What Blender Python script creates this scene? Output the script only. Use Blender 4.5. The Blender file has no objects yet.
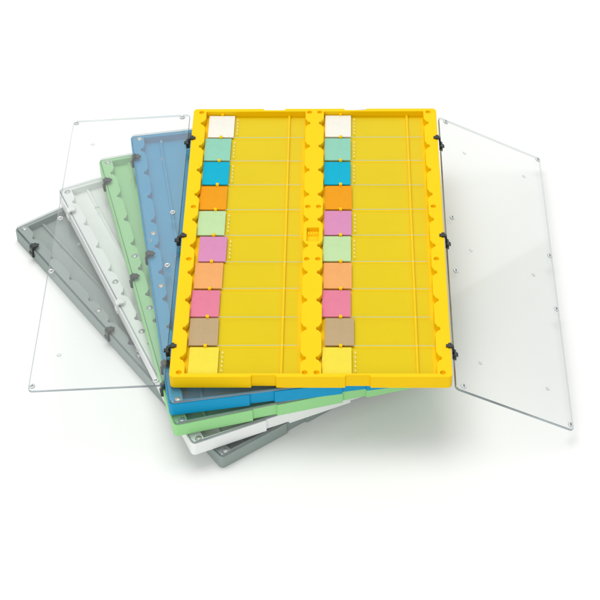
import bpy, bmesh, math, random
from mathutils import Matrix, Vector, Euler

S = 0.01                       # one scene unit is 100 mm; everything below is given in mm
rnd = random.Random(7)
scene = bpy.context.scene
COL = scene.collection

# ---------------------------------------------------------------- camera
cam_d = bpy.data.cameras.new('camera')
cam = bpy.data.objects.new('camera', cam_d); COL.objects.link(cam)
CAM = {'F': 1783.797, 'D': 1246.224, 'tx': -8.214, 'ty': -70.818, 'e': 0.770864, 'y': -0.0311436, 'r': -0.0219189}
def aim():
    e, y, r = CAM['e'], CAM['y'], CAM['r']
    f = Vector((math.sin(y)*math.cos(e), math.cos(y)*math.cos(e), -math.sin(e)))
    rt = Vector((math.cos(y), -math.sin(y), 0)); up = rt.cross(f)
    c, s = math.cos(r), math.sin(r)
    rt2 = c*rt + s*up; up2 = -s*rt + c*up
    loc = Vector((CAM['tx'], CAM['ty'], 62.0)) - CAM['D']*f
    m = Matrix((rt2, up2, -f)).transposed().to_4x4()
    m.translation = loc*S
    cam.matrix_world = m
aim()
cam_d.sensor_width = 36.0
cam_d.lens = CAM['F']/600*36
cam_d.clip_start = 0.1; cam_d.clip_end = 500
scene.camera = cam

# ---------------------------------------------------------------- studio light
world = bpy.data.worlds.new('World'); scene.world = world
world.use_nodes = True
wb = world.node_tree.nodes['Background']
wb.inputs['Color'].default_value = (0.97, 0.99, 1.0, 1)
wb.inputs['Strength'].default_value = 0.60

def softbox(name, loc, size, power, col=(1, 1, 1), aimat=(0, 0, 0)):
    d = bpy.data.lights.new(name, 'AREA'); d.shape = 'RECTANGLE'
    d.size, d.size_y = size; d.energy = power; d.color = col
    o = bpy.data.objects.new(name, d); COL.objects.link(o)
    o.location = loc
    o.rotation_euler = (Vector(aimat)-Vector(loc)).to_track_quat('-Z', 'Y').to_euler()
    return o
softbox('key_softbox', (-3.0, 5.5, 25.0), (18, 14), 3700, (1.0, 0.99, 0.97))
softbox('front_softbox', (-7.0, -22.0, 13.0), (14, 10), 1450, (1.0, 1.0, 1.0))
softbox('rear_glare_fill', (-2.0, 26.0, 22.0), (42, 13), 1150, (1.0, 1.0, 1.0))  # added lamp, lays a veil of glare over the flat lids
softbox('lid_reflection_fill', (13.0, 23.0, 9.5), (12, 11), 260, (1.0, 1.0, 1.0), (1.4, 0, 0.3))  # added lamp panel, puts a diagonal reflection into the right lid

scene.view_settings.view_transform = 'Standard'
scene.view_settings.look = 'None'
scene.view_settings.exposure = 0.0
scene.view_settings.gamma = 1.0
scene.cycles.max_bounces = 16
scene.cycles.transparent_max_bounces = 32
scene.cycles.caustics_reflective = False
scene.cycles.caustics_refractive = False

# ---------------------------------------------------------------- materials
def srgb(r, g, b):
    def f(c):
        c /= 255.0
        return c/12.92 if c <= 0.04045 else ((c+0.055)/1.055)**2.4
    return (f(r), f(g), f(b), 1)

def new_mat(name):
    m = bpy.data.materials.new(name); m.use_nodes = True
    nt = m.node_tree
    for n in list(nt.nodes):
        nt.nodes.remove(n)
    out = nt.nodes.new('ShaderNodeOutputMaterial')
    return m, nt, out

def plastic(name, col, rough=0.42, spec=0.22, grain=0.010, sss=0.0, vary=0.04, mottle=0.0):
    m, nt, out = new_mat(name)
    N, L = nt.nodes.new, nt.links.new
    b = N('ShaderNodeBsdfPrincipled')
    b.inputs['Roughness'].default_value = rough
    b.inputs['Specular IOR Level'].default_value = spec
    tc = N('ShaderNodeTexCoord')
    n1 = N('ShaderNodeTexNoise'); n1.inputs['Scale'].default_value = 2.2; n1.inputs['Detail'].default_value = 3
    L(tc.outputs['Object'], n1.inputs['Vector'])
    mix = N('ShaderNodeMix'); mix.data_type = 'RGBA'
    c = col
    mix.inputs['A'].default_value = (c[0]*(1-vary), c[1]*(1-vary), c[2]*(1-vary), 1)
    mix.inputs['B'].default_value = (min(1, c[0]*(1+vary)), min(1, c[1]*(1+vary)), min(1, c[2]*(1+vary)), 1)
    if mottle:      # fine speckle of a brushed-on frosted paint
        n3 = N('ShaderNodeTexNoise'); n3.inputs['Scale'].default_value = 42; n3.inputs['Detail'].default_value = 4
        L(tc.outputs['Object'], n3.inputs['Vector'])
        ad = N('ShaderNodeMath'); ad.operation = 'MULTIPLY_ADD'; ad.inputs[1].default_value = mottle*10
        ad.inputs[2].default_value = -mottle*5
        L(n3.outputs['Fac'], ad.inputs[0])
        sm = N('ShaderNodeMath'); sm.operation = 'ADD'; sm.use_clamp = True
        L(n1.outputs['Fac'], sm.inputs[0]); L(ad.outputs[0], sm.inputs[1])
        L(sm.outputs[0], mix.inputs['Factor'])
    else:
        L(n1.outputs['Fac'], mix.inputs['Factor'])
    L(mix.outputs['Result'], b.inputs['Base Color'])
    n2 = N('ShaderNodeTexNoise'); n2.inputs['Scale'].default_value = 140; n2.inputs['Detail'].default_value = 2
    L(tc.outputs['Object'], n2.inputs['Vector'])
    bp = N('ShaderNodeBump'); bp.inputs['Strength'].default_value = 0.12; bp.inputs['Distance'].default_value = grain
    L(n2.outputs['Fac'], bp.inputs['Height']); L(bp.outputs['Normal'], b.inputs['Normal'])
    if sss:
        b.inputs['Subsurface Weight'].default_value = sss
        b.inputs['Subsurface Radius'].default_value = (0.05, 0.04, 0.02)
        b.inputs['Subsurface Scale'].default_value = 1.0
    L(b.outputs['BSDF'], out.inputs['Surface'])
    return m

def clear(name, tint, rough=0.03, base=0.045, gain=1.0, haze=0.0, haze_col=(0.8, 0.8, 0.8, 1), scratch=0.0):
    """thin clear sheet: see-through tint, Schlick reflection, a little milky haze"""
    m, nt, out = new_mat(name)
    N, L = nt.nodes.new, nt.links.new
    tr = N('ShaderNodeBsdfTransparent'); tr.inputs['Color'].default_value = tint
    gl = N('ShaderNodeBsdfGlossy'); gl.inputs['Roughness'].default_value = rough
    gl.inputs['Color'].default_value = (1, 1, 1, 1)
    lw = N('ShaderNodeLayerWeight'); lw.inputs['Blend'].default_value = 0.5
    p = N('ShaderNodeMath'); p.operation = 'POWER'; p.inputs[1].default_value = 5.0
    L(lw.outputs['Facing'], p.inputs[0])
    a = N('ShaderNodeMath'); a.operation = 'MULTIPLY_ADD'
    a.inputs[1].default_value = (1-base)*gain; a.inputs[2].default_value = base*gain
    L(p.outputs[0], a.inputs[0])
    mx = N('ShaderNodeMixShader')
    first = tr.outputs['BSDF']
    if haze or scratch:
        df = N('ShaderNodeBsdfDiffuse'); df.inputs['Color'].default_value = haze_col
        hz = N('ShaderNodeMixShader'); hz.inputs[0].default_value = haze
        if scratch:
            tc = N('ShaderNodeTexCoord'); no = N('ShaderNodeTexNoise')
            no.inputs['Scale'].default_value = 3.0; no.inputs['Detail'].default_value = 5
            L(tc.outputs['Object'], no.inputs['Vector'])
            mm = N('ShaderNodeMath'); mm.operation = 'MULTIPLY_ADD'
            mm.inputs[1].default_value = scratch; mm.inputs[2].default_value = haze - scratch*0.5
            mm.use_clamp = True
            L(no.outputs['Fac'], mm.inputs[0]); L(mm.outputs[0], hz.inputs[0])
        L(tr.outputs['BSDF'], hz.inputs[1]); L(df.outputs['BSDF'], hz.inputs[2])
        first = hz.outputs[0]
    L(a.outputs[0], mx.inputs[0]); L(first, mx.inputs[1]); L(gl.outputs['BSDF'], mx.inputs[2])
    L(mx.outputs[0], out.inputs['Surface'])
    return m

M = {}
M['yellow'] = plastic('yellow_plastic', (0.93, 0.582, 0.0006, 1), 0.45, 0.12)
M['blue'] = plastic('blue_plastic', (0.001, 0.305, 0.57, 1))
M['green'] = plastic('green_plastic', (0.33, 0.69, 0.29, 1))
M['white'] = plastic('white_plastic', (0.86, 0.875, 0.86, 1))
M['grey'] = plastic('grey_plastic', (0.29, 0.345, 0.325, 1))
M['black'] = plastic('black_hinge_plastic', (0.012, 0.016, 0.014, 1), 0.3, 0.5)
M['white_clip'] = plastic('white_hinge_plastic', (0.76, 0.78, 0.76, 1), 0.3, 0.5)
M['dark_clip'] = plastic('charcoal_hinge_plastic', (0.028, 0.036, 0.033, 1), 0.3, 0.5)
M['lid'] = clear('clear_acrylic', (0.984, 0.989, 0.986, 1), 0.04, 0.032, 1.0, 0.022, (0.72, 0.735, 0.72, 1), 0.018)  # diffuse haze paints in part of the veil of reflected light
def acrylic_edge(name):
    """polished cut edge, its reflections put into the tint: dark from outside, nearly clear when looked at from inside the sheet"""
    m = clear(name, (0.36, 0.42, 0.45, 1), 0.10, 0.14, 1.0, 0.10, (0.5, 0.56, 0.6, 1))
    nt = m.node_tree; N, L = nt.nodes.new, nt.links.new
    tr = next(n for n in nt.nodes if n.type == 'BSDF_TRANSPARENT')
    geo = N('ShaderNodeNewGeometry'); tc = N('ShaderNodeTexCoord'); no = N('ShaderNodeTexNoise')
    no.inputs['Scale'].default_value = 1.6; no.inputs['Detail'].default_value = 3
    L(tc.outputs['Object'], no.inputs['Vector'])
    rp = N('ShaderNodeValToRGB')  # noise streaks in the tint stand in for highlights and dark reflections
    rp.color_ramp.elements[0].position = 0.40; rp.color_ramp.elements[0].color = (0.06, 0.09, 0.11, 1)
    rp.color_ramp.elements[1].position = 0.62; rp.color_ramp.elements[1].color = (0.38, 0.43, 0.46, 1)
    L(no.outputs['Fac'], rp.inputs['Fac'])
    mx = N('ShaderNodeMix'); mx.data_type = 'RGBA'
    mx.inputs['B'].default_value = (0.80, 0.83, 0.84, 1)
    L(geo.outputs['Backfacing'], mx.inputs['Factor']); L(rp.outputs['Color'], mx.inputs['A'])
    L(mx.outputs['Result'], tr.inputs['Color'])
    return m
M['lid_edge'] = acrylic_edge('polished_acrylic_edge')
M['peg'] = clear('clear_peg_acrylic', (0.72, 0.76, 0.76, 1), 0.12, 0.25, 1.0, 0.42, (0.88, 0.9, 0.9, 1))
M['peg_core'] = clear('peg_core_acrylic', (0.34, 0.37, 0.37, 1), 0.1, 0.15)
M['nub'] = clear('clear_nub_acrylic', (0.90, 0.92, 0.92, 1), 0.10, 0.08)
M['glass'] = clear('slide_glass', (0.938, 0.978, 0.88, 1), 0.03, 0.003)
M['glass_edge'] = clear('slide_edge_glint', (0.62, 0.82, 0.72, 1), 0.15, 0.10, 1.0, 0.72, (0.72, 0.86, 0.70, 1))  # pale haze colour stands in for light caught along the glass edge
M['mark'] = plastic('white_print', (0.78, 0.76, 0.42, 1), 0.6, 0.2)
LABEL_RGB = {
    'white': (0.93, 0.905, 0.86, 1), 'aqua': (0.30, 0.66, 0.53, 1), 'cyan': (0.004, 0.46, 0.70, 1),
    'orange': (0.90, 0.36, 0.010, 1), 'mint': (0.56, 0.78, 0.44, 1), 'orchid': (0.72, 0.29, 0.54, 1),
    'peach': (0.92, 0.43, 0.16, 1), 'rose': (0.82, 0.235, 0.37, 1), 'tan': (0.55, 0.40, 0.235, 1),
    'lemon': (0.95, 0.79, 0.07, 1)}
for k, v in LABEL_RGB.items():
    M['label_'+k] = plastic('frosted_paint_'+k, (v[0]*0.84, v[1]*0.84, v[2]*0.80, 1), 0.65, 0.1, 0.004, 0, 0.05, 0.12)

m, nt, out = new_mat('white_studio_paper')
b = nt.nodes.new('ShaderNodeBsdfPrincipled')
b.inputs['Roughness'].default_value = 0.85; b.inputs['Specular IOR Level'].default_value = 0.1
tc = nt.nodes.new('ShaderNodeTexCoord'); no = nt.nodes.new('ShaderNodeTexNoise')
no.inputs['Scale'].default_value = 0.8; no.inputs['Detail'].default_value = 4
rp = nt.nodes.new('ShaderNodeValToRGB')
rp.color_ramp.elements[0].color = (0.89, 0.895, 0.875, 1); rp.color_ramp.elements[1].color = (0.91, 0.91, 0.90, 1)
nt.links.new(tc.outputs['Object'], no.inputs['Vector']); nt.links.new(no.outputs['Fac'], rp.inputs['Fac'])
nt.links.new(rp.outputs['Color'], b.inputs['Base Color']); nt.links.new(b.outputs['BSDF'], out.inputs['Surface'])
M['paper'] = m

# ---------------------------------------------------------------- mesh helpers
def rrect(x0, x1, y0, y1, r, n=6):
    pts = []
    for cx, cy, a0 in ((x1-r, y0+r, -90), (x1-r, y1-r, 0), (x0+r, y1-r, 90), (x0+r, y0+r, 180)):
        for i in range(n+1):
            a = math.radians(a0 + 90*i/n)
            pts.append((cx+r*math.cos(a), cy+r*math.sin(a)))
    return pts

def circle(cx, cy, r, n=20):
    return [(cx+r*math.cos(2*math.pi*i/n), cy+r*math.sin(2*math.pi*i/n)) for i in range(n)]

def area2(l):
    return sum(l[i-1][0]*l[i][1]-l[i][0]*l[i-1][1] for i in range(len(l)))

def inset(loop, d):
    """move every side of a loop inwards (counter-clockwise = outer) by d"""
    n = len(loop); outl = []
    for i in range(n):
        p0, p1, p2 = loop[i-1], loop[i], loop[(i+1) % n]
        def nrm(a, b):
            dx, dy = b[0]-a[0], b[1]-a[1]; l = math.hypot(dx, dy) or 1e-9
            return (-dy/l, dx/l)
        n1, n2 = nrm(p0, p1), nrm(p1, p2)
        k = 1 + n1[0]*n2[0] + n1[1]*n2[1]
        k = max(k, 0.35)
        outl.append((p1[0]+d*(n1[0]+n2[0])/k, p1[1]+d*(n1[1]+n2[1])/k))
    return outl

def solid(bm, outer, holes, z0, z1, bev=0.5, steps=2, mat=0, edge_mat=None):
    """prism with holes, rounded along every top and bottom edge"""
    if area2(outer) < 0: outer = outer[::-1]
    loops = [outer] + [h[::-1] if area2(h) > 0 else h for h in holes]
    prof = []
    for i in range(steps+1):
        a = math.pi/2*i/steps
        prof.append((bev*(1-math.sin(a)), z0+bev*(1-math.cos(a))))
    for i in range(steps+1):
        a = math.pi/2*i/steps
        prof.append((bev*(1-math.cos(a)), z1-bev*(1-math.sin(a))))
    top_e, bot_e = [], []
    em = mat if edge_mat is None else edge_mat
    for lp in loops:
        rings = []
        for d, z in prof:
            rings.append([bm.verts.new((x*S, y*S, z*S)) for x, y in inset(lp, d)])
        n = len(lp)
        for r0, r1 in zip(rings, rings[1:]):
            for i in range(n):
                f = bm.faces.new((r0[i], r0[(i+1) % n], r1[(i+1) % n], r1[i])); f.material_index = em
                f.smooth = False
        for ring, store in ((rings[0], bot_e), (rings[-1], top_e)):
            for i in range(n):
                store.append(bm.edges.get((ring[i], ring[(i+1) % n])))
    for store, up in ((top_e, 1), (bot_e, -1)):
        res = bmesh.ops.triangle_fill(bm, use_beauty=True, use_dissolve=False, edges=store, normal=(0, 0, up))
        fs = [g for g in res['geom'] if isinstance(g, bmesh.types.BMFace)]
        for f in fs:
            f.material_index = mat
            f.normal_update()
            if f.normal.z*up < 0: f.normal_flip()

def box(bm, x0, x1, y0, y1, z0, z1, bev=0.2, mat=0):
    solid(bm, [(x0, y0), (x1, y0), (x1, y1), (x0, y1)], [], z0, z1, bev, 1, mat)

def profile_bar(bm, pts, y0, y1, mat=0):
    """polygon in XZ swept along y"""
    a = [bm.verts.new((x*S, y0*S, z*S)) for x, z in pts]
    b_ = [bm.verts.new((x*S, y1*S, z*S)) for x, z in pts]
    n = len(pts)
    fs = [bm.faces.new(a), bm.faces.new(b_[::-1])]
    for i in range(n):
        fs.append(bm.faces.new((a[i], b_[i], b_[(i+1) % n], a[(i+1) % n])))
    for f in fs: f.material_index = mat

def lathe(bm, prof, cx, cy, n=24, mat=0):
    rings = []
    for r, z in prof:
        if r < 1e-6:
            rings.append([bm.verts.new((cx*S, cy*S, z*S))])
        else:
            rings.append([bm.verts.new(((cx+r*math.cos(2*math.pi*i/n))*S, (cy+r*math.sin(2*math.pi*i/n))*S, z*S)) for i in range(n)])
    for a, b_ in zip(rings, rings[1:]):
        for i in range(n):
            j = (i+1) % n
            if len(a) == 1 and len(b_) == 1: continue
            if len(a) == 1: f = bm.faces.new((a[0], b_[j], b_[i]))
            elif len(b_) == 1: f = bm.faces.new((a[i], a[j], b_[0]))
            else: f = bm.faces.new((a[i], a[j], b_[j], b_[i]))
            f.smooth = True; f.material_index = mat

def mesh(name, bm, mats):
    bmesh.ops.recalc_face_normals(bm, faces=bm.faces)
    me = bpy.data.meshes.new(name); bm.to_mesh(me); bm.free()
    for mm in mats: me.materials.append(mm)
    return me

def link(name, data, parent=None, loc=(0, 0, 0), mat=None):
    o = bpy.data.objects.new(name, data); COL.objects.link(o)
    if parent is not None: o.parent = parent
    if mat is not None: o.matrix_local = mat
    else: o.location = Vector(loc)*S
    return o

# ---------------------------------------------------------------- the surface
me = bpy.data.meshes.new('ground')
bm = bmesh.new()
bmesh.ops.create_grid(bm, x_segments=8, y_segments=8, size=90)
bm.to_mesh(me); bm.free(); me.materials.append(M['paper'])
g = link('ground', me); g['kind'] = 'structure'

# ---------------------------------------------------------------- slide tray
W, LEN, H = 190.0, 289.6, 10.8
PITCH = 28.2
FLOOR = 5.0
LIDT = 2.0

def outline():
    """outer outline with rounded corners and two shallow notches in each short wall"""
    x, y, r, nd = W/2, LEN/2, 3.2, 1.7
    pts = []
    def arc(cx, cy, a0):
        for i in range(7):
            a = math.radians(a0+15*i); pts.append((cx+r*math.cos(a), cy+r*math.sin(a)))
    def notch(x0, x1, yy, s):
        pts.extend([(x0, yy), (x0+s*0.7, yy-math.copysign(nd, yy)), (x1-s*0.7, yy-math.copysign(nd, yy)), (x1, yy)])
    notch(-40.2, -23.0, -y, 1); notch(23.0, 40.4, -y, 1)
    arc(x-r, -y+r, -90); arc(x-r, y-r, 0)
    notch(40.4, 23.0, y, -1); notch(-23.0, -40.2, y, -1)
    arc(-x+r, y-r, 90); arc(-x+r, -y+r, 180)
    return pts

def column_hole(e_left, v_left, e_right, v_right):
    """one column of ten bays; both rails step back to a round finger notch beside every slide"""
    yt = 141.3
    left, right = [], []
    for k in range(10):
        yc = 126.9 - k*PITCH
        for lst, e, v in ((right, e_right, v_right), (left, e_left, v_left)):
            s = 1 if v > e else -1
            d = abs(v-e)
            lst.append((e, yc+5.6))
            lst.append((v, yc+1.9))
            for i in range(1, 8):
                a = math.pi*(0.5 - i/8)
                lst.append((v + s*1.9*math.cos(a), yc+1.9*math.sin(a)))
            lst.append((v, yc-1.9))
            lst.append((e, yc-5.6))
    right = [(e_right, yt)] + right + [(e_right, -yt)]
    left = [(e_left, yt)] + left + [(e_left, -yt)]
    return left + right[::-1]

PEG_Y = (140.4, 28.4, -28.4, -140.4)
PEG_X = (-88.6, -4.0, 4.0, 88.6)
TAB_X = (-72.4, 20.2)
RIB_X = (-20.0, 72.0)

def tray_body_mesh():
    bm = bmesh.new()
    holes = [column_hole(-84.8, -86.7, -7.2, -5.2), column_hole(7.2, 5.2, 84.8, 86.7)]
    for px in PEG_X:
        for py in PEG_Y:
            holes.append(circle(px, py, 1.9, 16))
    # wide flat recess half way down the middle rail, between two notches
    holes.append(rrect(-4.4, 4.4, -9.6, 5.0, 0.5, 2))
    solid(bm, outline(), holes, 0.0, H, 0.45, 2)
    # bay floor, a plate caught inside the walls
    box(bm, -93.2, 93.2, -142.3, 142.3, 0.6, FLOOR, 0.1)
    for px in PEG_X:
        for py in PEG_Y:
            lathe(bm, [(0, 7.9), (0.8, 8.1), (1.4, 8.6), (2.15, 9.4), (2.15, 4.0), (0, 4.0)], px, py, 16)
    # floor of the middle recess with a small moulded step
    box(bm, -4.9, 4.9, -10.0, 5.4, 3.0, 7.4, 0.1)
    for i in range(4):
        box(bm, -3.4+1.9*i, -2.4+1.9*i, -0.6, 2.6, 7.2, 8.6, 0.1)
    for tx in TAB_X:
        for k in range(11):
            y = 141.0 - k*PITCH
            y0, y1 = y-1.15, y+1.15
            if k == 0: y0, y1 = 139.9, 142.6
            if k == 10: y0, y1 = -142.6, -140.1
            box(bm, tx-1.1, tx+1.1, y0, y1, 4.0, 9.0, 0.3)
    for rx in RIB_X:
        box(bm, rx-0.95, rx+0.95, -142.4, 142.4, 4.0, FLOOR+1.95, 0.25)
    for lx in (-78.0, 14.0):   # low rests under the label ends
        for k in range(10):
            yc = 126.9 - k*PITCH
            box(bm, lx-1.0, lx+1.0, yc-9, yc+9, 4.1, FLOOR+1.17, 0.25)
    # little separators between bays at the far end of each slide
    for rx in RIB_X:
        for k in range(1, 10):
            y = 141.0 - k*PITCH
            box(bm, rx-1.0, rx+1.0, y-0.9, y+0.9, 4.2, FLOOR+1.0, 0.25)
    return bm

BODY = {}
def body_mesh(key):
    me = mesh('tray_body', tray_body_mesh(), [M[key]])
    return me

LIDW, LIDL = 92.3, 288.6
PEGS = [(5.9, y) for y in PEG_Y] + [(90.0 - 0.4, y) for y in PEG_Y]
NUBS = [(20.5, 112.5), (74.0, 113.5), (20.0, 0.0), (73.0, 0.0), (21.0, -111.0), (74.5, -112.0)]
bm = bmesh.new()
solid(bm, rrect(0, LIDW, -LIDL/2, LIDL/2, 3.0), [], 0, LIDT, 0.3, 1, 0, 1)
LID_ME = mesh('lid', bm, [M['lid'], M['lid_edge']])
bm = bmesh.new()
lathe(bm, [(0, 0.02), (2.2, 0.02), (2.15, -0.75), (1.8, -1.15), (1.3, -1.2), (0.95, -0.8), (0.0, -0.55)], 0, 0)
for f in bm.faces:
    c = f.calc_center_median()
    if math.hypot(c.x, c.y) < 1.0*S and c.z < -0.3*S: f.material_index = 1
PEG_ME = mesh('peg', bm, [M['peg'], M['peg_core']])
bm = bmesh.new()
lathe(bm, [(0, 0.02), (1.7, 0.02), (1.5, -0.22), (1.1, -0.26), (0.0, -0.22)], 0, 0)
NUB_ME = mesh('nub', bm, [M['nub']])
HINGE_Y = (112.0, 0.0, -112.0)
HINGE_OFF = -4.0                # the middle one sits off centre, as do the others

def hinge_closed_mesh(mat):
    """black clip folded over the shut lid's edge; x=0 is the tray's outer side, +x inwards"""
    bm = bmesh.new()
    z = H + LIDT
    profile_bar(bm, [(-1.3, 4.2), (-0.05, 4.2), (-0.05, H-0.4), (0.35, z+0.05), (4.6, z+0.05), (4.6, z+0.9), (3.6, z+1.2), (0.2, z+1.3), (-1.0, z+0.6), (-1.4, z-0.6)], -2.2, 2.2)
    profile_bar(bm, [(-1.9, 5.2), (-1.25, 5.2), (-1.25, 8.4), (-1.9, 8.0)], -2.5, 2.5)
    profile_bar(bm, [(3.9, z+0.06), (6.0, z+0.06), (5.8, z+0.8), (4.0, z+1.0)], -0.8, 0.8)
    profile_bar(bm, [(0.3, z+1.15), (2.2, z+1.15), (1.9, z+1.9), (0.6, z+1.9)], -2.4, 2.4)
    return mesh('hinge', bm, [mat])

def hinge_open_mesh(alpha, z0, mat):
    """clip opened out: tongue on the tray's rim, bent arm, jaw gripping the unfolded lid"""
    bm = bmesh.new()
    z = H
    ca, sa = math.cos(alpha), math.sin(alpha)
    profile_bar(bm, [(3.4, z+0.02), (3.2, z+0.8), (-0.6, z+1.1), (-2.2, z-0.4), (-2.6, z0+1.0), (-1.5, z0-0.4), (-0.7, z-1.6), (-0.2, z+0.02)], -1.3, 1.3)
    profile_bar(bm, [(1.8, z+0.03), (1.8, z+1.3), (-0.4, z+1.5), (-0.6, z+0.03)], -2.0, 2.0)
    def jaw(u0, u1, d0, d1, h):
        # u along the lid outwards, d above its upper face
        pts = []
        for u, d in ((u0, d0), (u1, d0), (u1, d1*0.7), (u1-0.8, d1), (u0+0.5, d1), (u0, d1*0.7)):
            x = -2.5 - u*ca - d*sa*0
            zz = z0 - u*sa + d
            pts.append((x, zz))
        profile_bar(bm, pts, -h, h)
    jaw(-1.2, 1.7, -2.6, 1.8, 3.1)
    jaw(0.6, 3.2, 0.05, 1.2, 1.5)
    return mesh('hinge', bm, [mat])

HINGE_CLOSED = {}
def closed_hinge(matkey):
    if matkey not in HINGE_CLOSED: HINGE_CLOSED[matkey] = hinge_closed_mesh(M[matkey])
    return HINGE_CLOSED[matkey]

def add_lid(tray, side, alpha=None, z0=None):
    """side -1 = hinged along -x. alpha None: shut; else unfolded and drooping by alpha"""
    base = Matrix.Identity(4) if side < 0 else Matrix.Rotation(math.pi, 4, 'Z')
    if alpha is None:
        m = Matrix.Translation(Vector((-94.0, 0, H+0.12))*S)
    else:
        m = Matrix.Translation(Vector((-98.2 if side < 0 else -97.5, 1.8*side, z0))*S) @ Matrix.Rotation(math.pi-alpha, 4, 'Y') @ Matrix.Diagonal((1.008, 1.011, 1, 1))
    lid = link('lid', LID_ME, tray, mat=base @ m)
    for u, v in PEGS: link('peg', PEG_ME, lid, (u, v, 0))
    for u, v in NUBS: link('nub', NUB_ME, lid, (u, v, 0))
    return lid

def make_tray(colour, matkey, loc, rot, label, hinge_key='black', lids='shut'):
    t = bpy.data.objects.new('slide_tray', None); COL.objects.link(t)
    t.empty_display_size = 0.2
    t.location = Vector(loc)*S; t.rotation_euler = (0, 0, rot)
    t['label'] = label; t['category'] = 'slide tray'; t['group'] = 'fanned stack of slide trays'
    link('tray_body', body_mesh(matkey), t)
    for side in (-1, 1):
        base = Matrix.Identity(4) if side < 0 else Matrix.Rotation(math.pi, 4, 'Z')
        if lids == 'shut':
            add_lid(t, side)
            hm = closed_hinge(hinge_key)
        else:
            a, z0 = lids[0 if side < 0 else 1]
            add_lid(t, side, a, z0)
            hm = hinge_open_mesh(a, z0, M[hinge_key])
        for hy in (108.0, -4.0, -116.0):
            y = hy if side < 0 else -hy
            link('hinge', hm, t, mat=base @ Matrix.Translation(Vector((-95.0, y, 0))*S))
    return t

P = 12.81
poses = {'blue': (0.172112, -26.297, 0.15), 'green': (0.270862, -39.34, -1.37),
         'white': (0.4295, -54.2, -1.0), 'grey': (0.6331, -70.2313, 0.12)}
def tray_at(colour, matkey, level, label, hinge_key):
    th, cx, cy = poses[colour]
    return make_tray(colour, matkey, (cx, cy, level*P+0.05), th+math.pi, label, hinge_key)
tray_at('grey', 'grey', 0, 'grey slide tray with closed clear lids, lowest in the fanned stack', 'dark_clip')
tray_at('white', 'white', 1, 'white slide tray with closed clear lids and white hinges, between grey and green trays', 'white_clip')
tray_at('green', 'green', 2, 'pale green slide tray with closed clear lids, between blue and white trays', 'dark_clip')
tray_at('blue', 'blue', 3, 'blue slide tray with closed clear lids, directly under the yellow tray', 'dark_clip')
Z5 = 4*P + 0.05
make_tray('yellow', 'yellow', (0, 0, Z5), 0.0, 'yellow slide tray on top of the stack, clear lids open, holding coloured slides',
          'black', ((math.radians(3.9), 6.2), (math.radians(27.2), 3.2)))

# ---------------------------------------------------------------- microscope slides
SL, SW, ST = 75.0, 26.3, 1.0
bm = bmesh.new()
solid(bm, [(0, -SW/2), (SL, -SW/2), (SL, SW/2), (0, SW/2)], [], 0, ST, 0.12, 1, 0, 1)
bm.normal_update()
for f in bm.faces:             # only the front long edge keeps the pale painted glint
    if f.material_index == 1 and f.calc_center_median().y > -SW/2*S*0.9: f.material_index = 0
GLASS_ME = mesh('glass', bm, [M['glass'], M['glass_edge']])
LABEL_ME = {}
for k in LABEL_RGB:
    bm = bmesh.new()
    solid(bm, rrect(-0.05, 20.0, -SW/2-0.03, SW/2+0.03, 0.5, 2), [], 0.15, ST+0.16, 0.06, 1)
    LABEL_ME[k] = mesh('label', bm, [M['label_'+k]])
bm = bmesh.new()
for i in range(5):
    y = -8.6 + i*4.2
    box(bm, 22.1, 23.0, y-0.6, y+0.6, ST+0.01, ST+0.05, 0.01)
    box(bm, 22.1, 22.6, y+1.4, y+1.9, ST+0.01, ST+0.05, 0.01)
MARK_ME = mesh('print_marks', bm, [M['mark']])

left = ['white', 'aqua', 'cyan', 'orange', 'mint', 'orchid', 'peach', 'rose', 'tan', 'lemon']
right = ['white', 'aqua', 'cyan', 'orange', 'orchid', 'mint', 'peach', 'rose', 'tan', 'lemon']
lx = [-82.6, -84.2, -84.2, -84.6, -84.6, -82.3, -83.8, -84.6, -84.2, -82.9]
rx = [8.3, 8.0, 7.8, 8.6, 8.2, 7.6, 8.1, 7.3, 9.4, 7.6]
marked = ({0, 1, 2, 4, 5, 9}, {0, 1, 2, 4, 5, 9})
NAMES = {'white': 'off-white', 'aqua': 'pale aqua', 'cyan': 'bright cyan', 'orange': 'deep orange', 'mint': 'pale mint green',
         'orchid': 'orchid pink', 'peach': 'peach', 'rose': 'rose pink', 'tan': 'greyish tan', 'lemon': 'lemon yellow'}
for c, (cols, xs) in enumerate(((left, lx), (right, rx))):
    for k, (col, x) in enumerate(zip(cols, xs)):
        s = bpy.data.objects.new('microscope_slide', None); COL.objects.link(s)
        s.empty_display_size = 0.05
        yc = 126.9 - k*PITCH + rnd.uniform(-0.15, 0.35)
        s.location = Vector((x, yc, Z5+FLOOR+1.22))*S
        s.rotation_euler = (0, 0, math.radians(rnd.uniform(-0.35, 0.35)))
        s['label'] = 'glass slide with %s label end in %s column of yellow tray' % (NAMES[col], ('left', 'right')[c])
        s['category'] = 'microscope slide'; s['group'] = 'labelled slides in the yellow tray'
        link('glass', GLASS_ME, s)
        link('label', LABEL_ME[col], s)
        if k in marked[c]:
            link('print_marks', MARK_ME, s)
